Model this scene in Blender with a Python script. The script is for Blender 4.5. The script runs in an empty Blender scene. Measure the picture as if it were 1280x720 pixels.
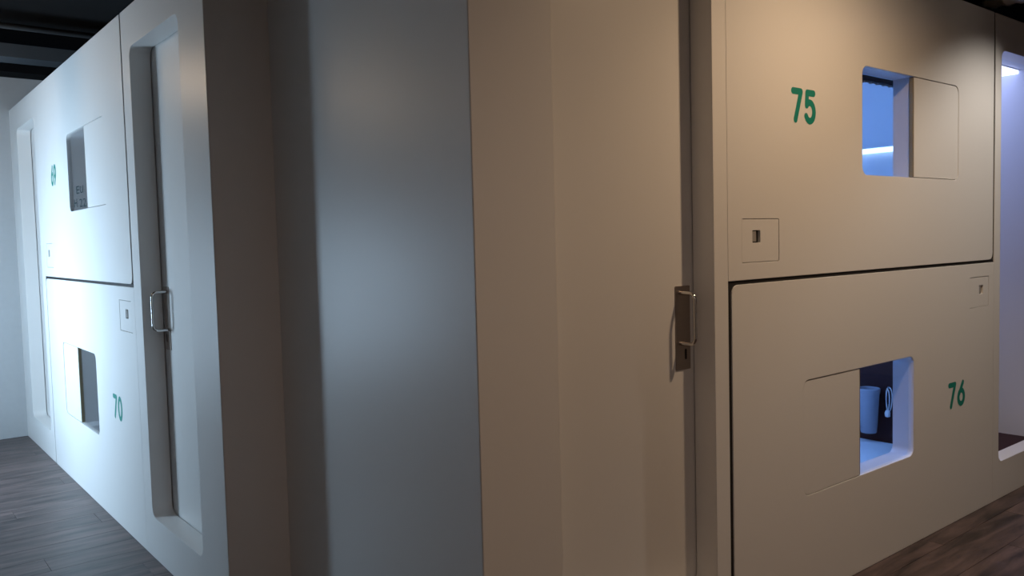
import bpy, bmesh, math, random
from mathutils import Vector, Matrix
from mathutils.geometry import tessellate_polygon

random.seed(7)
scene = bpy.context.scene
COL = scene.collection

# ------------------------------------------------------------------ camera
FPX, YAW, PITCH, ROLL, EYE = 1035.76, math.radians(38.852), math.radians(3.324), math.radians(-1.465), 1.3627
fwd = Vector((math.sin(YAW)*math.cos(PITCH), math.cos(YAW)*math.cos(PITCH), -math.sin(PITCH)))
rt = Vector((math.cos(YAW), -math.sin(YAW), 0))
up = rt.cross(fwd)
cr = math.cos(ROLL)*rt + math.sin(ROLL)*up
cu = -math.sin(ROLL)*rt + math.cos(ROLL)*up
cam_data = bpy.data.cameras.new('camera')
cam_data.sensor_width = 36.0
cam_data.lens = FPX/1280*36.0
cam_data.clip_start = 0.02
cam = bpy.data.objects.new('camera', cam_data)
COL.objects.link(cam)
M = Matrix((cr, cu, -fwd)).transposed().to_4x4()
M.translation = (0, 0, EYE)
cam.matrix_world = M
scene.camera = cam

# ------------------------------------------------------------------ world, view, large lights
vs = scene.view_settings
vs.view_transform = 'Standard'
vs.look = 'None'
vs.exposure = 0.0
vs.gamma = 1.0
vs.use_curve_mapping = False
world = bpy.data.worlds.new('world')
scene.world = world
world.use_nodes = True
world.node_tree.nodes['Background'].inputs[0].default_value = (0.55, 0.75, 1.0, 1)
world.node_tree.nodes['Background'].inputs[1].default_value = 0.02

WIN = (4.90, 5.82, 0.50, 1.52)          # daylight window in the wall across the left corridor: y0, y1, z0, z1
WALL_X = -0.5                           # that wall's face
def area_light(name, loc, aim, sx, sy, power, color):
    l = bpy.data.lights.new(name, 'AREA')
    l.shape = 'RECTANGLE'; l.size = sx; l.size_y = sy; l.energy = power; l.color = color
    o = bpy.data.objects.new(name, l); COL.objects.link(o)
    o.location = loc
    o.rotation_euler = Vector(aim).to_track_quat('-Z', 'Y').to_euler()
    return o
area_light('window_daylight', (WALL_X-0.30, (WIN[0]+WIN[1])/2, (WIN[2]+WIN[3])/2), (1, 0, 0),
           WIN[1]-WIN[0], WIN[3]-WIN[2], 112, (0.545, 0.77, 1.0))
SPOT = (2.70, 0.82, 2.72)
sl = bpy.data.lights.new('downlight_beam', 'SPOT')
sl.energy = 100; sl.color = (1.0, 0.685, 0.42); sl.spot_size = math.radians(156); sl.spot_blend = 0.75
sl.shadow_soft_size = 0.05
so = bpy.data.objects.new('downlight_beam', sl); COL.objects.link(so)
so.location = SPOT
SPOT2 = (4.30, 0.92, 2.72)
s2 = sl.copy(); s2.energy = 86; s2.color = (1.0, 0.90, 0.80); s2.spot_size = math.radians(122); s2.spot_blend = 0.5
so2 = bpy.data.objects.new('downlight_beam', s2); COL.objects.link(so2); so2.location = SPOT2
FILL_SPOT = (0.30, -0.75, 2.72)  # unseen fill lamp, added to brighten the left block's end and other camera-facing sides
s3 = sl.copy(); s3.energy = 38; s3.color = (1.0, 0.76, 0.64); s3.spot_size = math.radians(174); s3.spot_blend = 0.5
so3 = bpy.data.objects.new('downlight_beam', s3); COL.objects.link(so3); so3.location = FILL_SPOT

# ------------------------------------------------------------------ materials
def mat(name, color, rough=0.5, metal=0.0, spec=0.5, bevel=0.0, noise=None, emit=None, estr=0.0, bump=0.0):
    m = bpy.data.materials.new(name); m.use_nodes = True
    nt = m.node_tree; b = nt.nodes['Principled BSDF']
    b.inputs['Base Color'].default_value = (*color, 1)
    b.inputs['Roughness'].default_value = rough
    b.inputs['Metallic'].default_value = metal
    b.inputs['Specular IOR Level'].default_value = spec
    if emit:
        b.inputs['Emission Color'].default_value = (*emit, 1)
        b.inputs['Emission Strength'].default_value = estr
    nrm = None
    if bevel:
        bv = nt.nodes.new('ShaderNodeBevel'); bv.samples = 4
        bv.inputs['Radius'].default_value = bevel; nrm = bv.outputs[0]
    if noise:
        tc = nt.nodes.new('ShaderNodeTexCoord')
        mp = nt.nodes.new('ShaderNodeMapping'); mp.inputs['Scale'].default_value = noise[0]
        nz = nt.nodes.new('ShaderNodeTexNoise'); nz.inputs['Scale'].default_value = noise[1]
        nz.inputs['Detail'].default_value = 4
        nt.links.new(tc.outputs['Object'], mp.inputs[0]); nt.links.new(mp.outputs[0], nz.inputs['Vector'])
        mx = nt.nodes.new('ShaderNodeMixRGB'); mx.blend_type = 'MULTIPLY'
        mx.inputs[0].default_value = noise[2]
        mx.inputs[1].default_value = (*color, 1)
        nt.links.new(nz.outputs['Color' if len(noise) > 3 else 'Fac'], mx.inputs[2])
        nt.links.new(mx.outputs[0], b.inputs['Base Color'])
        if bump:
            bp = nt.nodes.new('ShaderNodeBump'); bp.inputs['Strength'].default_value = bump
            bp.inputs['Distance'].default_value = 0.002
            nt.links.new(nz.outputs['Fac'], bp.inputs['Height'])
            if nrm: nt.links.new(nrm, bp.inputs['Normal'])
            nrm = bp.outputs[0]
    if nrm: nt.links.new(nrm, b.inputs['Normal'])
    return m

PAINT = mat('white_lacquer', (0.80, 0.79, 0.77), 0.38, spec=0.42, bevel=0.004)
DOORP = mat('door_lacquer', (0.76, 0.75, 0.73), 0.36, spec=0.45, bevel=0.003)
GREIGE = mat('greige_wall', (0.42, 0.41, 0.40), 0.65, noise=((1, 1, 1), 30, 0.08), bump=0.15)
PLASTER = mat('wall_plaster', (0.56, 0.58, 0.59), 0.6, noise=((1, 1, 1), 30, 0.08), bump=0.15)
RUBBER = mat('black_rubber', (0.012, 0.010, 0.010), 0.7)
BLACK = mat('ceiling_black', (0.004, 0.004, 0.005), 0.9, noise=((1, 1, 1), 6, 0.4))
BEAMB = mat('beam_black', (0.005, 0.005, 0.006), 0.95, spec=0.15)
TRAYG = mat('tray_grey', (0.050, 0.060, 0.070), 0.7)
TEAL = mat('teal_vinyl', (0.012, 0.26, 0.205), 0.5)
STEEL = mat('brushed_steel', (0.42, 0.36, 0.32), 0.28, metal=1.0, noise=((1, 1, 60), 20, 0.25))
CHROME = mat('polished_steel', (0.62, 0.60, 0.58), 0.14, metal=1.0)
PLATEG = mat('latch_grey', (0.35, 0.33, 0.31), 0.4)
EDGEM = mat('shutter_edge_aluminium', (0.30, 0.25, 0.15), 0.45, metal=0.3)
INNER = mat('pod_interior_white', (0.72, 0.76, 0.82), 0.45)
DARKW = mat('dark_walnut', (0.050, 0.018, 0.020), 0.6, spec=0.2, noise=((3, 3, 30), 4, 0.5))
SHEET = mat('white_sheet', (0.80, 0.83, 0.86), 0.8, noise=((1, 1, 1), 18, 0.08), bump=0.4)
BINP = mat('pale_plastic', (0.34, 0.35, 0.40), 0.5)
CORD = mat('white_cord', (0.85, 0.85, 0.85), 0.5)
FOIL = mat('foil', (0.75, 0.72, 0.66), 0.22, metal=1.0)
INK = mat('printed_ink', (0.035, 0.05, 0.055), 0.9, spec=0.0)
BLUE_L = mat('blue_led', (0.8, 0.85, 1), 0.4, emit=(0.20, 0.42, 1.0), estr=5.0)
STRIP_L = mat('blue_white_led', (0.8, 0.85, 1), 0.4, emit=(0.42, 0.66, 1.0), estr=3.0)
WARM_L = mat('warm_diffuser', (0.9, 0.85, 0.8), 0.4, emit=(1.0, 0.74, 0.50), estr=8.0)
HOUSING = mat('lamp_housing', (0.02, 0.02, 0.02), 0.5)
WFRAME = mat('window_frame_white', (0.7, 0.7, 0.7), 0.4)

def plank_material():
    m = bpy.data.materials.new('walnut_plank'); m.use_nodes = True
    nt = m.node_tree; b = nt.nodes['Principled BSDF']
    tc = nt.nodes.new('ShaderNodeTexCoord'); oi = nt.nodes.new('ShaderNodeObjectInfo')
    add = nt.nodes.new('ShaderNodeVectorMath'); add.operation = 'ADD'
    mul = nt.nodes.new('ShaderNodeVectorMath'); mul.operation = 'SCALE'; mul.inputs['Scale'].default_value = 37.0
    cx = nt.nodes.new('ShaderNodeCombineXYZ')
    for i in range(3): nt.links.new(oi.outputs['Random'], cx.inputs[i])
    nt.links.new(cx.outputs[0], mul.inputs[0])
    nt.links.new(tc.outputs['Object'], add.inputs[0]); nt.links.new(mul.outputs[0], add.inputs[1])
    mp = nt.nodes.new('ShaderNodeMapping'); mp.inputs['Scale'].default_value = (1.3, 9, 1)
    nt.links.new(add.outputs[0], mp.inputs[0])
    nz = nt.nodes.new('ShaderNodeTexNoise'); nz.inputs['Scale'].default_value = 2.2; nz.inputs['Detail'].default_value = 7
    nz.inputs['Roughness'].default_value = 0.62; nz.inputs['Distortion'].default_value = 0.5
    nt.links.new(mp.outputs[0], nz.inputs['Vector'])
    cr_ = nt.nodes.new('ShaderNodeValToRGB')
    e = cr_.color_ramp.elements
    e[0].position = 0.36; e[0].color = (0.020, 0.011, 0.010, 1)
    e[1].position = 0.66; e[1].color = (0.150, 0.098, 0.090, 1)
    nt.links.new(nz.outputs['Fac'], cr_.inputs[0])
    hs = nt.nodes.new('ShaderNodeHueSaturation')
    mr = nt.nodes.new('ShaderNodeMapRange'); mr.inputs[3].default_value = 0.82; mr.inputs[4].default_value = 1.18
    nt.links.new(oi.outputs['Random'], mr.inputs[0]); nt.links.new(mr.outputs[0], hs.inputs['Value'])
    nt.links.new(cr_.outputs[0], hs.inputs['Color']); nt.links.new(hs.outputs[0], b.inputs['Base Color'])
    b.inputs['Roughness'].default_value = 0.36
    b.inputs['Specular IOR Level'].default_value = 0.6
    return m
PLANK = plank_material()

def glass_material():
    m = bpy.data.materials.new('window_glass'); m.use_nodes = True
    nt = m.node_tree; nt.nodes.clear()
    out = nt.nodes.new('ShaderNodeOutputMaterial'); mx = nt.nodes.new('ShaderNodeMixShader')
    tr = nt.nodes.new('ShaderNodeBsdfTransparent'); gl = nt.nodes.new('ShaderNodeBsdfGlossy')
    gl.inputs['Roughness'].default_value = 0.02
    # reflectance by angle (Schlick), the same from both faces of the pane
    lw = nt.nodes.new('ShaderNodeLayerWeight'); lw.inputs['Blend'].default_value = 0.5
    pw = nt.nodes.new('ShaderNodeMath'); pw.operation = 'POWER'; pw.inputs[1].default_value = 5.0
    ma = nt.nodes.new('ShaderNodeMath'); ma.operation = 'MULTIPLY_ADD'; ma.inputs[1].default_value = 0.96; ma.inputs[2].default_value = 0.04
    nt.links.new(lw.outputs['Facing'], pw.inputs[0]); nt.links.new(pw.outputs[0], ma.inputs[0]); nt.links.new(ma.outputs[0], mx.inputs[0])
    nt.links.new(tr.outputs[0], mx.inputs[1]); nt.links.new(gl.outputs[0], mx.inputs[2])
    nt.links.new(mx.outputs[0], out.inputs[0])
    return m
GLASS = glass_material()

# ------------------------------------------------------------------ mesh helpers
def link(name, me, m, parent=None, smooth=False):
    o = bpy.data.objects.new(name, me); COL.objects.link(o)
    if m: me.materials.append(m)
    if parent: o.parent = parent
    if smooth:
        me.shade_smooth()
        try: me.set_sharp_from_angle(angle=math.radians(35))
        except Exception: pass
    return o

def rr(u0, z0, u1, z1, r=0.0, seg=7):
    """rounded rectangle loop, counter-clockwise; r = one radius or (bl, br, tr, tl)"""
    if not isinstance(r, (tuple, list)): r = (r,)*4
    out = []
    for (cx, cz, sx, sz, a0, rad) in ((u0, z0, 1, 1, 180, r[0]), (u1, z0, -1, 1, 270, r[1]), (u1, z1, -1, -1, 0, r[2]), (u0, z1, 1, -1, 90, r[3])):
        if rad <= 0: out.append((cx, cz)); continue
        for k in range(seg+1):
            a = math.radians(a0 + 90*k/seg)
            out.append((cx+sx*rad+rad*math.cos(a), cz+sz*rad+rad*math.sin(a)))
    return out

def plate_into(bm, outer, holes, d0, d1):
    loops = [outer] + list(holes)
    polys = [[Vector((p[0], p[1], 0)) for p in l] for l in loops]
    flat = [p for l in polys for p in l]
    tris = tessellate_polygon(polys)
    f = [bm.verts.new((p.x, d0, p.y)) for p in flat]
    k = [bm.verts.new((p.x, d1, p.y)) for p in flat]
    for t in tris:
        try:
            bm.faces.new([f[i] for i in t]); bm.faces.new([k[i] for i in reversed(t)])
        except ValueError: pass
    base = 0
    for l in loops:
        n = len(l)
        for i in range(n):
            a, c = base+i, base+(i+1) % n
            bm.faces.new((f[a], f[c], k[c], k[a]))
        base += n

def finish(bm):
    bmesh.ops.remove_doubles(bm, verts=bm.verts, dist=1e-6)
    bmesh.ops.recalc_face_normals(bm, faces=bm.faces)
    me = bpy.data.meshes.new('mesh'); bm.to_mesh(me); bm.free()
    return me

def plate(name, outer, holes, d0, d1, m, parent=None):
    bm = bmesh.new(); plate_into(bm, outer, holes, d0, d1)
    return link(name, finish(bm), m, parent, smooth=True)

def box_into(bm, a, b):
    vs_ = [bm.verts.new((x, y, z)) for x in (a[0], b[0]) for y in (a[1], b[1]) for z in (a[2], b[2])]
    for q in ((0, 1, 3, 2), (4, 6, 7, 5), (0, 4, 5, 1), (2, 3, 7, 6), (0, 2, 6, 4), (1, 5, 7, 3)):
        bm.faces.new([vs_[i] for i in q])

def boxes(name, lst, m, parent=None, bevel=0.0):
    bm = bmesh.new()
    for a, b in lst: box_into(bm, a, b)
    bmesh.ops.recalc_face_normals(bm, faces=bm.faces)
    if bevel:
        bmesh.ops.bevel(bm, geom=list(bm.edges), offset=bevel, segments=3, profile=0.5, affect='EDGES')
    me = bpy.data.meshes.new('mesh'); bm.to_mesh(me); bm.free()
    return link(name, me, m, parent, smooth=bool(bevel))

def tube_into(bm, pts, r, n=10, closed=False):
    pts = [Vector(p) for p in pts]; rings = []
    prev = None
    for i, p in enumerate(pts):
        a = pts[i-1] if i > 0 else (pts[-1] if closed else p)
        c = pts[(i+1) % len(pts)] if (i < len(pts)-1 or closed) else p
        t = (c-a).normalized()
        if prev is None:
            x = t.orthogonal().normalized()
        else:
            x = (prev - t*prev.dot(t)).normalized()
        prev = x; y = t.cross(x)
        rad = r[i] if isinstance(r, (list, tuple)) else r
        rings.append([bm.verts.new(p + rad*(math.cos(2*math.pi*k/n)*x + math.sin(2*math.pi*k/n)*y)) for k in range(n)])
    for i in range(len(rings)-(0 if closed else 1)):
        A, B = rings[i], rings[(i+1) % len(rings)]
        for k in range(n): bm.faces.new((A[k], A[(k+1) % n], B[(k+1) % n], B[k]))
    if not closed:
        bm.faces.new(rings[0][::-1]); bm.faces.new(rings[-1])

def tube(name, pts, r, m, parent=None, n=10, closed=False):
    bm = bmesh.new(); tube_into(bm, pts, r, n, closed)
    return link(name, finish(bm), m, parent, smooth=True)

def lathe(name, prof, m, parent=None, n=28):
    """profile of (radius, z) about the local z axis"""
    bm = bmesh.new(); rings = []
    for rad, z in prof:
        rings.append([bm.verts.new((rad*math.cos(2*math.pi*k/n), rad*math.sin(2*math.pi*k/n), z)) for k in range(n)])
    for A, B in zip(rings, rings[1:]):
        for k in range(n): bm.faces.new((A[k], A[(k+1) % n], B[(k+1) % n], B[k]))
    if prof[0][0] > 0.001: bm.faces.new(rings[0][::-1])
    if prof[-1][0] > 0.001: bm.faces.new(rings[-1])
    return link(name, finish(bm), m, parent, smooth=True)

def thing(name, label, cat, loc=(0, 0, 0), rotz=0.0, group=None):
    o = bpy.data.objects.new(name, None); o.empty_display_size = 0.1; COL.objects.link(o)
    o.location = loc; o.rotation_euler = (0, 0, rotz); o['label'] = label; o['category'] = cat
    if group: o['group'] = group
    return o
def tag(o, label, cat, group=None):
    o['label'] = label; o['category'] = cat
    if group: o['group'] = group
    return o
def struct(o, label=None):
    o['kind'] = 'structure'
    if label: o['label'] = label
    return o

# ------------------------------------------------------------------ plan of the place (metres)
H = 2.3927           # capsule block height
B = 1.6722           # y of the right block's front
CX = 1.2293          # x of the convex corner of the right block
LX = 1.0             # x of the left block's front
YN = 2.8766          # y of the left block's near end
YE = 7.026           # y of the corridor's end wall
T = 0.085            # depth of the front skin = recess depth
CEIL = 2.95
X_END, Y_BACK = 7.6, -1.3
LROT = -math.pi/2    # left block: local x -> -Y, local y -> +X

def left_place(o):
    o.location = (LX, 0, 0); o.rotation_euler = (0, 0, LROT); return o
def right_place(o):
    o.location = (0, B, 0); return o

# fronts of the blocks: strips with round-cornered door recesses (local u, z)
SZ0, SZ1 = 0.187, 2.225
wr = right_place(plate('wall_right', rr(CX, 0, 2.2594, H), [rr(1.503, SZ0, 2.187, SZ1, 0.045)], 0, T, PAINT))
struct(wr, 'white lacquered front strip with a round-cornered door recess beside capsule 75')
wr2 = right_place(plate('wall_right', rr(4.3759, 0, X_END, H), [rr(4.447, SZ0, 5.131, SZ1, 0.045)], 0, T, PAINT))
struct(wr2, 'white lacquered front strip with a recess glowing violet past capsule 76')
wl = left_place(plate('wall_left', rr(-3.9217, 0, -YN, H), [rr(-3.806, SZ0, -3.148, SZ1, 0.045)], 0, T, PAINT))
struct(wl, 'white front strip with a door recess beside capsule 70')
wl2 = left_place(plate('wall_left', rr(-YE, 0, -5.9802, H), [rr(-6.745, SZ0, -6.085, SZ1, 0.045)], 0, T, PAINT))
struct(wl2, 'white front strip with a door recess next to the corridor end wall')
# end of the left block (faces the right corridor) and side of the right block (faces the left corridor)
def prism(name, pts, z0, z1, m):
    bm = bmesh.new()
    lo = [bm.verts.new((x, y, z0)) for x, y in pts]; hi = [bm.verts.new((x, y, z1)) for x, y in pts]
    n = len(pts)
    bm.faces.new(lo[::-1]); bm.faces.new(hi)
    for i in range(n): bm.faces.new((lo[i], lo[(i+1) % n], hi[(i+1) % n], hi[i]))
    return link(name, finish(bm), m)
def mitre(o, u, du):
    for v in o.data.vertices:
        if abs(v.co.x-u) < 1e-5 and v.co.y > T/2: v.co.x += du
mitre(wr, CX, T); mitre(wl, -YN, -T)
struct(prism('wall_return', [(LX, YN), (2.10, YN), (2.10, YN+T), (LX+T, YN+T)], 0, H, PAINT), 'shaded narrow end of the left capsule block')
struct(prism('wall_side', [(CX, B), (CX+T, B+T), (CX+T, YN), (CX, YN)], 0, H, PAINT), 'glossy grey side of the right capsule block between two corners')
# roofs of the blocks keep the daylight out of the cabins
struct(boxes('ceiling_block_right', [((CX+T, B+T, H-0.02), (X_END, 2.87, H))], BEAMB), 'dark roof board of the right capsule block')
struct(boxes('ceiling_block_left', [((LX+T, YN+T, H-0.02), (2.3, YE, H))], BEAMB), 'dark roof board of the left capsule block')
struct(boxes('wall_back_right', [((CX+T, 2.85, 0), (X_END, 2.87, H-0.02))], BEAMB), 'dark back of the right capsule block')

# ------------------------------------------------------------------ room shell
SUBF = mat('subfloor', (0.03, 0.02, 0.018), 0.8)
floor = struct(boxes('floor', [((WALL_X-0.1, Y_BACK-0.1, -0.08), (X_END+0.1, YE+0.1, -0.010))], SUBF), 'dark walnut plank floor of the two corridors')
PW, PL = 0.18, 1.22
plank_meshes = {}
def plank(x0, x1, y0, y1):
    key = (round(x1-x0, 3), round(y1-y0, 3))
    if key not in plank_meshes:
        w, d = key; e = 0.0005; c = 0.0007
        bm = bmesh.new()
        lo = [bm.verts.new(p) for p in ((e, e, -0.010), (w-e, e, -0.010), (w-e, d-e, -0.010), (e, d-e, -0.010))]
        mi = [bm.verts.new(p) for p in ((e, e, -c), (w-e, e, -c), (w-e, d-e, -c), (e, d-e, -c))]
        hi = [bm.verts.new(p) for p in ((e+c, e+c, 0), (w-e-c, e+c, 0), (w-e-c, d-e-c, 0), (e+c, d-e-c, 0))]
        for A, Bq in ((lo, mi), (mi, hi)):
            for k in range(4): bm.faces.new((A[k], A[(k+1) % 4], Bq[(k+1) % 4], Bq[k]))
        bm.faces.new(hi); bm.faces.new(lo[::-1])
        me = bpy.data.meshes.new('plank'); bm.to_mesh(me); bm.free(); me.materials.append(PLANK)
        plank_meshes[key] = me
    o = bpy.data.objects.new('plank', plank_meshes[key]); COL.objects.link(o)
    o.location = (x0, y0, 0); o.parent = floor
y = Y_BACK; row = 0
while y < YE-0.01:
    y1 = min(y+PW, YE)
    xe = X_END if y < B-0.001 else (CX if y < YN-0.001 else LX)
    if y < B-0.001 and y1 > B: y1 = B
    if y < YN-0.001 and y1 > YN: y1 = YN
    x = WALL_X - [0.1, 0.75, 0.4, 1.0, 0.55][row % 5]
    while x < xe-0.01:
        a, c = max(x, WALL_X), min(x+PL, xe)
        if c-a > 0.02: plank(a, c, y, y1)
        x += PL
    y = y1; row += 1

struct(boxes('ceiling', [((WALL_X-0.1, Y_BACK-0.1, CEIL), (X_END+0.1, YE+0.1, CEIL+0.1))], BLACK), 'black painted ceiling far above the capsules')
struct(boxes('wall_end', [((WALL_X, YE, 0), (2.3, YE+0.1, CEIL))], PLASTER), 'pale plaster wall closing the left corridor')
# wall across the left corridor, with the daylight window
wo = plate('wall_window', rr(Y_BACK, 0, YE, CEIL), [rr(WIN[0], WIN[2], WIN[1], WIN[3])], 0, 0.1, GREIGE)
wo.matrix_world = Matrix(((0, -1, 0, WALL_X), (1, 0, 0, 0), (0, 0, 1, 0), (0, 0, 0, 1)))
struct(wo, 'pale wall across the left corridor')
wn = plate('window_1', rr(WIN[0], WIN[2], WIN[1], WIN[3]), [rr(WIN[0]+0.05, WIN[2]+0.05, WIN[1]-0.05, WIN[3]-0.05)], 0.03, 0.08, WFRAME)
wn.matrix_world = wo.matrix_world.copy(); struct(wn, 'white framed window letting in daylight')
ym = (WIN[0]+WIN[1])/2
mu = boxes('mullion', [((ym-0.02, 0.035, WIN[2]+0.05), (ym+0.02, 0.075, WIN[3]-0.05))], WFRAME, wn)
for a, c in ((WIN[0]+0.05, ym-0.02), (ym+0.02, WIN[1]-0.05)):
    boxes('pane', [((a, 0.053, WIN[2]+0.05), (c, 0.057, WIN[3]-0.05))], GLASS, wn)
struct(boxes('wall_back', [((WALL_X, Y_BACK-0.1, 0), (X_END, Y_BACK, CEIL))], GREIGE), 'pale wall across the right corridor')
struct(boxes('wall_far', [((X_END, Y_BACK, 0), (X_END+0.1, 2.87, CEIL))], GREIGE), 'pale wall closing the right corridor')

# ------------------------------------------------------------------ doors in the recesses
def make_door(name, u0, u1, handle_side, label, place):
    d = place(boxes(name, [((u0-0.04, T+0.004, SZ0-0.03), (u1+0.04, T+0.04, SZ1+0.03))], DOORP))
    struct(d, label)
    s = handle_side; e = u1 if s > 0 else u0
    # lock plate with keyhole
    pa, pb = sorted((e - s*0.018, e - s*0.090))
    f = T+0.004
    pl = plate('lock_plate', rr(pa, 0.922, pb, 1.198, 0.003), [], f-0.003, f, STEEL, d)
    ku = (pa+pb)/2 + s*0.012
    plate('keyhole', rr(ku-0.005, 0.955, ku+0.005, 0.990, 0.0049), [], f-0.0036, f-0.0028, RUBBER, pl)
    # D handle: a bent round bar standing off the plate
    hu = e - s*0.070; z0, z1, dep, rad = 1.010, 1.176, 0.066, 0.022
    pts = [(hu, f-0.002, z1)]
    for k in range(7):
        a = math.radians(90*k/6)
        pts.append((hu, f-dep+rad-rad*math.sin(a), z1-rad+rad*math.cos(a)))
    for k in range(7):
        a = math.radians(90*k/6)
        pts.append((hu, f-dep+rad-rad*math.cos(a), z0+rad-rad*math.sin(a)))
    pts.append((hu, f-0.002, z0))
    tube('handle', pts, 0.0062, CHROME, pl, n=12)
    return d
make_door('door_1', 1.503, 2.187, 1, 'white recessed sliding door with steel handle beside capsule 75', right_place)
make_door('door_2', -3.806, -3.148, -1, 'white recessed sliding door with steel handle beside capsule 70', left_place)
make_door('door_3', -6.745, -6.085, 1, 'white recessed door next to the corridor end wall', left_place)

# ------------------------------------------------------------------ capsules
W0 = 2.1166
ZM = 1.2009
def strokes(name, glyphs, u0, z0, w, h, th, m, parent):
    """digits drawn with a round pen, flat vinyl just proud of the panel"""
    bm = bmesh.new()
    n = len(glyphs); gw = w/(n+0.14*(n-1)); x = u0; lay = 0
    for g in glyphs:
        for line in g:
            P = [(x+th/2+p[0]*(gw-th), z0+th/2+p[1]*(h-th)) for p in line]
            for i, p in enumerate(P):
                lay += 1; dd = -0.0006 - lay*4e-6
                bm.faces.new([bm.verts.new((p[0]+th/2*math.cos(2*math.pi*k/14), dd, p[1]+th/2*math.sin(2*math.pi*k/14))) for k in range(14)])
                if i:
                    q = P[i-1]; v = Vector((p[0]-q[0], p[1]-q[1]))
                    if v.length < 1e-6: continue
                    nn = Vector((-v.y, v.x)).normalized()*th/2
                    bm.faces.new([bm.verts.new((a, dd-2e-6, c)) for a, c in ((q[0]-nn.x, q[1]-nn.y), (p[0]-nn.x, p[1]-nn.y), (p[0]+nn.x, p[1]+nn.y), (q[0]+nn.x, q[1]+nn.y))])
        x += gw*1.14
    for f in bm.faces:
        if f.normal.y > 0: f.normal_flip()
    me = bpy.data.meshes.new('digits'); bm.to_mesh(me); bm.free()
    return link(name, me, m, parent)
def arc(cx, cz, rx, rz, a0, a1, n=16):
    return [(cx+rx*math.cos(math.radians(a0+(a1-a0)*k/n)), cz+rz*math.sin(math.radians(a0+(a1-a0)*k/n))) for k in range(n+1)]
G = {
    '7': [[(0.0, 1.0), (1.0, 1.0), (0.30, 0.0)]],
    '5': [[(0.95, 1.0), (0.12, 1.0), (0.06, 0.55)] + arc(0.45, 0.33, 0.55, 0.33, 125, -150)],
    '6': [[(0.80, 1.0), (0.12, 0.48)] + arc(0.5, 0.32, 0.5, 0.32, 150, -210, 22)],
    '9': [[(0.20, 0.0), (0.88, 0.52)] + arc(0.5, 0.68, 0.5, 0.32, -30, 330, 22)],
    '0': [arc(0.5, 0.5, 0.5, 0.5, 0, 360, 26)],
}

def text_mesh(s, size):
    c = bpy.data.curves.new('txt', 'FONT'); c.body = s; c.size = size; c.resolution_u = 2
    o = bpy.data.objects.new('txt', c); COL.objects.link(o)
    bpy.context.view_layer.update()
    dg = bpy.context.evaluated_depsgraph_get()
    me = bpy.data.meshes.new_from_object(o.evaluated_get(dg))
    bpy.data.objects.remove(o); bpy.data.curves.remove(c)
    return me

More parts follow.
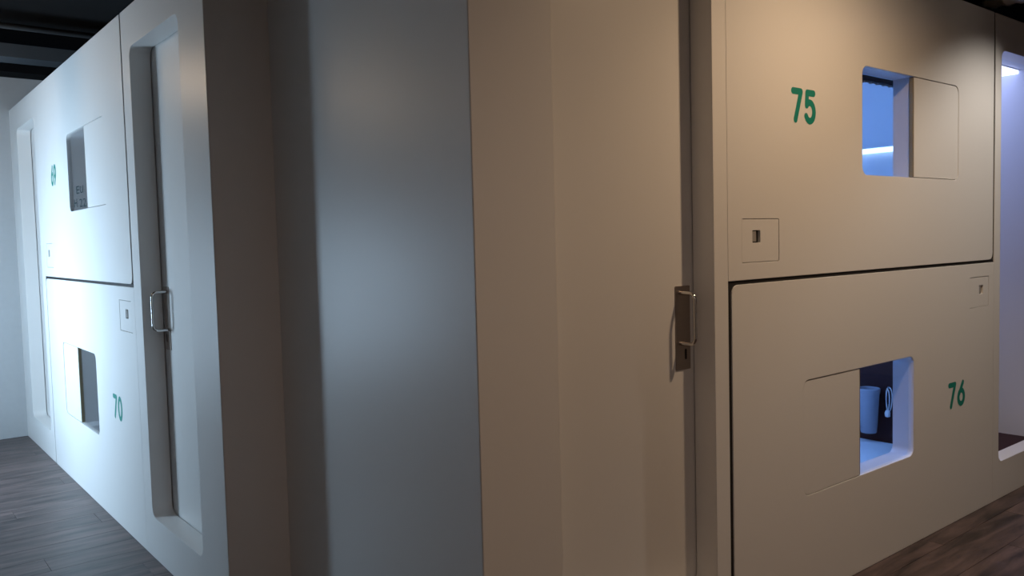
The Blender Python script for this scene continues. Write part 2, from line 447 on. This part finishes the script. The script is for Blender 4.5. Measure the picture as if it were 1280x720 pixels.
def capsule(level, number, W, loc, rotz, label, lit):
    s = W/W0
    root = thing('sleeping_capsule', label, 'capsule', loc, rotz, 'stacked sleeping capsules')
    upper = level == 'upper'
    if upper:
        z0, z1, pu0, pu1 = ZM+0.007, H, 0.0014, W-0.018
        outer = rr(pu0, z0, pu1, z1, (0.004, 0.034, 0, 0))
        full = rr(0.862*s, 1.582, 1.715*s, 2.005, 0.036); sh = (1.292*s, 1.7158*s)
        inn = (0.862*s, 1.582, 1.292*s, 2.005); ir = (0.036, 0, 0, 0.036)
        pl = (0.077*s, 1.265, 0.294*s, 1.413); sl_ = (0.138*s, 1.332, 0.184*s, 1.374)
        num = (0.372*s, 1.752, 0.158*s, 0.124)
    else:
        z0, z1, pu0, pu1 = 0.0, ZM-0.007, 0.0195, W-0.0016
        outer = rr(pu0, z0, pu1, z1, (0, 0, 0.004, 0.034))
        full = rr(0.440*s, 0.390, 1.292*s, 0.822, 0.036); sh = (0.442*s, 0.842*s)
        inn = (0.842*s, 0.390, 1.292*s, 0.822); ir = (0, 0.036, 0.036, 0)
        pl = (1.842*s, 0.985, 2.058*s, 1.130); sl_ = (1.949*s, 1.047, 1.994*s, 1.089)
        num = (1.622*s, 0.537, 0.175*s, 0.122)
    skin = 0.024
    g = 0.0028
    plate('front_panel', outer, [full, rr(pl[0], pl[1], pl[2], pl[3], 0.006)], 0, skin, PAINT, root)
    # inner lining with the real window opening: its thickness is the reveal
    plate('window_lining', rr(0.02, z0+0.02, W-0.02, z1-0.02), [rr(*inn, ir)], skin, 0.092, INNER, root)
    pa_, pb_ = (inn[0]+0.0005, inn[2]-0.0065) if upper else (inn[0]+0.0065, inn[2]-0.0005)
    plate('window_pane', rr(pa_, inn[1]+0.0005, pb_, inn[3]-0.0005, ir), [], 0.010, 0.013, GLASS, root)
    # sliding shutter, a hair behind the panel face
    if upper:
        so_ = rr(sh[0], 1.582+g, sh[1]-0.001, 2.005-g, (0, 0.036, 0.036, 0))
        ed = (sh[0]-0.006, sh[0])
    else:
        so_ = rr(sh[0]+0.001, 0.390+g, sh[1], 0.822-g, (0.034, 0, 0, 0.034))
        ed = (sh[1], sh[1]+0.006)
    st = plate('shutter', so_, [], 0.0022, 0.018, PAINT, root)
    zz = (1.582+g, 2.005-g) if upper else (0.390+g, 0.822-g)
    boxes('edge_strip', [((ed[0], 0.003, zz[0]), (ed[1], 0.020, zz[1]))], EDGEM, st)
    # lock plate with a slot and latch
    lp = plate('lock_plate', rr(pl[0]+0.0016, pl[1]+0.0016, pl[2]-0.0016, pl[3]-0.0016, 0.005), [rr(*sl_, 0.003)], 0.0012, 0.012, PAINT, root)
    boxes('slot', [((sl_[0]-0.004, 0.0125, sl_[1]-0.004), (sl_[2]+0.004, 0.0145, sl_[3]+0.004))], RUBBER, lp)
    boxes('latch', [((sl_[0]+0.001, 0.003, sl_[1]+0.004), (sl_[0]+0.52*(sl_[2]-sl_[0]), 0.0125, sl_[3]-0.003))], PLATEG, lp)
    boxes('plate_backing', [((pl[0]-0.004, skin, pl[1]-0.004), (pl[2]+0.004, skin+0.001, pl[3]+0.004))], RUBBER, root)
    strokes('number', [G[c] for c in number], num[0], num[1], num[2], num[3], 0.0235*s, TEAL, root)
    # black rubber in the wide joints
    if upper:
        boxes('gasket', [((W-0.026, 0.004, z0+0.004), (W+0.0005, 0.020, H-0.003))], RUBBER, root)
    else:
        boxes('gasket', [((-0.0005, 0.004, z1-0.035), (W, 0.020, z1+0.0135)), ((-0.0005, 0.004, 0.002), (0.040, 0.020, z1-0.035))], RUBBER, root)
    # cabin: floor, ceiling, ends, back
    D1 = 1.10 if lit else 0.95
    a, c = 0.03, W-0.03
    zf, zc = z0+0.06, z1-0.05
    boxes('cabin', [((a, 0.092, zf-0.02), (c, D1, zf)), ((a, 0.092, zc), (c, D1, zc+0.02)),
                    ((a, D1-0.02, zf), (c, D1, zc)), ((a, 0.092, zf), (a+0.02, D1-0.02, zc)), ((c-0.02, 0.092, zf), (c, D1-0.02, zc))], INNER, root)
    return root, (a, c, zf, zc, D1)

R0 = (2.2594, B, 0)
WR, WLh = 4.3759-2.2594, 5.9802-3.9217
c75, i75 = capsule('upper', '75', WR, R0, 0, 'upper white capsule numbered 75 with blue lit window', True)
c76, i76 = capsule('lower', '76', WR, R0, 0, 'lower white capsule numbered 76 with a bin seen through its window', True)
L0 = (LX, 5.9802, 0)
c69, i69 = capsule('upper', '69', WLh, L0, LROT, 'upper white capsule numbered 69 in the left block', False)
c70, i70 = capsule('lower', '70', WLh, L0, LROT, 'lower white capsule numbered 70 in the left block', False)

# small print on the window pane of capsule 69
pane69 = [o for o in c69.children if o.name.startswith('window_pane')][0]
def letter(ch, u0, u1, z0, z1):
    me = text_mesh(ch, 1.0)
    xs = [v.co.x for v in me.vertices]; ys = [v.co.y for v in me.vertices]
    for v in me.vertices:
        v.co = (u0+(v.co.x-min(xs))/(max(xs)-min(xs))*(u1-u0), 0.0092, z0+(v.co.y-min(ys))/(max(ys)-min(ys))*(z1-z0))
    link('letter', me, INK, pane69)
letter('E', 0.975, 1.045, 1.672, 1.712); letter('U', 1.062, 1.135, 1.670, 1.710)
letter('H', 0.905, 0.975, 1.602, 1.646); letter('2', 1.035, 1.100, 1.598, 1.642); letter('2', 1.118, 1.185, 1.596, 1.640)

# capsule 75 inside: LED tube on the end wall, curtain rail behind the window head
a, c, zf, zc, D1 = i75
tb = boxes('led_strip', [((c-0.045, 0.36, 1.776), (c-0.021, 0.80, 1.797))], STRIP_L, c75, bevel=0.004)
boxes('led_shelf', [((c-0.060, 0.36, 1.800), (c-0.021, 0.82, 1.808))], INNER, c75)
rail = boxes('curtain_rail', [((0.75, 0.098, 1.985), (1.60, 0.122, 2.006))], RUBBER, c75)
for k in range(14):
    boxes('glider', [((0.80+k*0.055, 0.104, 1.978), (0.812+k*0.055, 0.116, 1.985))], PLATEG, rail)
# reading lamps that light the cabins blue
def cabin_lamp(root, a_, b_, aim, power, sx, sy, mid):
    boxes('cabin_lamp', [(a_, b_)], BLUE_L, root)
    l = area_light('cabin_light', mid, aim, sx, sy, power, (0.22, 0.45, 1.0)); l.parent = root
cabin_lamp(c75, (1.05, 0.60, zc-0.03), (1.50, 0.95, zc-0.001), (0.3, 0, -1), 5, 0.4, 0.3, (1.27, 0.78, zc-0.045))
a6, c6, zf6, zc6, D6 = i76
cabin_lamp(c76, (1.05, 0.60, zc6-0.03), (1.50, 0.95, zc6-0.001), (0, 0, -1), 5.0, 0.4, 0.3, (1.27, 0.78, zc6-0.045))
boxes('end_panel', [((c6-0.034, 0.10, zf6), (c6-0.0205, D6-0.03, zc6))], DARKW, c76)

# ------------------------------------------------------------------ things inside capsule 76
ox, oy = R0[0], R0[1]
mb = boxes('mattress', [((ox+a6+0.03, oy+0.11, zf6), (ox+c6-0.04, oy+D6-0.03, 0.232))], SHEET, None, bevel=0.03)
tag(mb, 'white sheeted mattress inside the capsule numbered 76', 'mattress')
bn = thing('waste_bin', 'pale tapered plastic bin hanging inside the capsule numbered 76', 'bin', (4.238, 2.236, 0.282), )
lathe('body', [(0.038, 0.0), (0.041, 0.004), (0.054, 0.220), (0.051, 0.220), (0.037, 0.008), (0.0, 0.008)], BINP, bn)
lathe('rim', [(0.0515, 0.216), (0.057, 0.216), (0.058, 0.236), (0.055, 0.240), (0.0515, 0.236), (0.0515, 0.216)], BINP, bn)
boxes('bracket', [((0.040, -0.020, 0.150), (0.071, 0.020, 0.170))], PLATEG, bn)
cd = thing('power_cord', 'white looped cord hanging beside the bin in capsule 76', 'cord', (4.296, 2.150, 0.395))
lp_ = []
for k in range(40):
    t = 2*math.pi*k/40
    lp_.append((-0.008+0.004*math.sin(2*t), 0.016*math.sin(t)+0.004*math.sin(2*t), 0.068+0.066*math.cos(t)))
tube('loop', lp_, 0.0028, CORD, cd, n=8, closed=True)
tube('loop', [(p[0]-0.006, p[1]*0.55+0.004, 0.066+(p[2]-0.068)*0.85) for p in lp_], 0.0028, CORD, cd, n=8, closed=True)
pg = lathe('plug', [(0.004, -0.022), (0.013, -0.018), (0.015, 0.0), (0.010, 0.014), (0.004, 0.018)], CORD, cd, n=16)
pg.location = (-0.016, 0.004, -0.004)
hk = boxes('hook', [((-0.014, -0.006, 0.128), (0.002, 0.006, 0.138))], CHROME, cd)

# ------------------------------------------------------------------ lit passage behind the open recess past capsule 76
pz0, pz1 = SZ0-0.006, SZ1+0.006
struct(boxes('floor_passage', [((4.41, B+T, pz0-0.03), (5.17, 2.85, pz0))], DARKW), 'dark floor of the violet lit passage')
struct(boxes('wall_passage', [((5.135, B+T+0.035, pz0), (5.165, 2.85, pz1)), ((4.412, B+T, pz0), (4.442, 2.85, pz1)), ((4.442, 2.82, pz0), (5.135, 2.85, pz1))], INNER), 'pale walls of the violet lit passage')
struct(boxes('ceiling_passage', [((4.41, B+T, pz1), (5.17, 2.85, pz1+0.03))], INNER), 'pale ceiling of the violet lit passage')
struct(boxes('trim_1', [((5.131, B+T, pz0), (5.165, B+T+0.035, pz1))], DARKW), 'dark edge of the open passage door')
pl_ = thing('passage_lamp', 'bright blue white ceiling lamp inside the violet lit passage', 'lamp', (4.80, 2.2, pz1))
boxes('diffuser', [((-0.30, -0.36, -0.022), (0.325, 0.45, -0.004))], mat('violet_white_led', (0.9, 0.9, 1), 0.4, emit=(0.5, 0.58, 1.0), estr=2.5), pl_, bevel=0.003)
boxes('tray', [((-0.305, -0.365, -0.004), (0.33, 0.455, 0.0))], WFRAME, pl_)
area_light('passage_light', (4.80, 2.2, pz1-0.03), (0, 0, -1), 0.5, 0.7, 0.25, (0.50, 0.50, 1.0))

# ------------------------------------------------------------------ overhead things
bm_ = tag(boxes('ceiling_beam', [((WALL_X, 6.80, 2.634), (2.3, YE-0.001, CEIL-0.001))], BEAMB), 'black beam along the top of the corridor end wall', 'beam')
tr = thing('cable_tray', 'grey cable tray hanging under the black ceiling at the corridor end', 'tray', (0.5, 6.2, 2.616))
boxes('base', [((-0.99, 0.0, 0.0), (1.75, 0.20, 0.004))], TRAYG, tr)
for yy in (0.0, 0.197): boxes('side', [((-0.99, yy, 0.004), (1.75, yy+0.003, 0.086))], TRAYG, tr)
for xx in (-0.8, 0.3, 1.4): tube('hanger', [(xx, 0.10, 0.004), (xx, 0.10, CEIL-2.616)], 0.005, TRAYG, tr, n=8)
pp = thing('ceiling_pipe', 'thin dark pipe hanging across the black ceiling', 'pipe', (0.5, 5.4, 2.625))
tube('tube', [(-0.99, 0, 0), (1.75, 0, 0)], 0.017, mat('pipe_dark', (0.012, 0.012, 0.013), 0.8), pp, n=12)
for xx in (-0.8, 1.0): tube('hanger', [(xx, 0, 0.016), (xx, 0, CEIL-2.625)], 0.004, HOUSING, pp, n=8)
tag(boxes('ceiling_beam', [((WALL_X, 4.3, 2.76), (2.3, 4.5, CEIL-0.001))], BEAMB), 'black beam crossing the ceiling over capsule 69', 'beam')

# foil air duct that lies on the right block's roof and crosses the corridor
pts, rad = [], []
n = 150
for k in range(n):
    pts.append((4.455 + 0.012*math.sin(k*0.09), Y_BACK + (2.8-Y_BACK)*k/(n-1), 2.525 + 0.004*math.sin(k*0.13)))
    rad.append(0.100 if k % 2 else 0.092)
dk = tube('air_duct', pts, rad, FOIL, None, n=20)
tag(dk, 'silver foil air duct crossing above the capsule numbered 75', 'duct')

# warm downlight and warm linear lamp
for sp, lb in ((SPOT, 'black can downlight hanging over the right corridor before capsule 75'), (SPOT2, 'black can downlight hanging before the violet lit passage'),
               (FILL_SPOT, 'unseen can lamp added as fill light over the corner where the corridors meet')):
    dl = thing('ceiling_downlight', lb, 'lamp', sp, group='downlights over the right corridor')
    lathe('can', [(0.060, 0.005), (0.064, 0.005), (0.064, 0.16), (0.0, 0.165)], HOUSING, dl)
    tube('stem', [(0, 0, 0.16), (0, 0, CEIL-sp[2])], 0.008, HOUSING, dl, n=10)
ll = thing('linear_lamp', 'warm linear lamp hanging across the left corridor', 'lamp', (0.02, 5.0, 2.40))
boxes('diffuser', [((-0.42, -0.07, -0.16), (0.42, 0.07, 0.02))], WARM_L, ll)
boxes('housing', [((-0.44, -0.09, 0.02), (0.44, 0.09, 0.05))], HOUSING, ll)
boxes('bottom_shield', [((-0.44, -0.09, -0.17), (0.44, 0.09, -0.161))], HOUSING, ll)  # solid plate added to block the lamp's downward light
for xx in (-0.44, 0.421): boxes('end_cap', [((xx, -0.09, -0.161), (xx+0.019, 0.09, 0.02))], HOUSING, ll)  # closed ends added so the lamp spills little light on the left wall
for xx in (-0.35, 0.35): tube('cable', [(xx, 0, 0.05), (xx, 0, CEIL-2.40)], 0.003, HOUSING, ll, n=6)
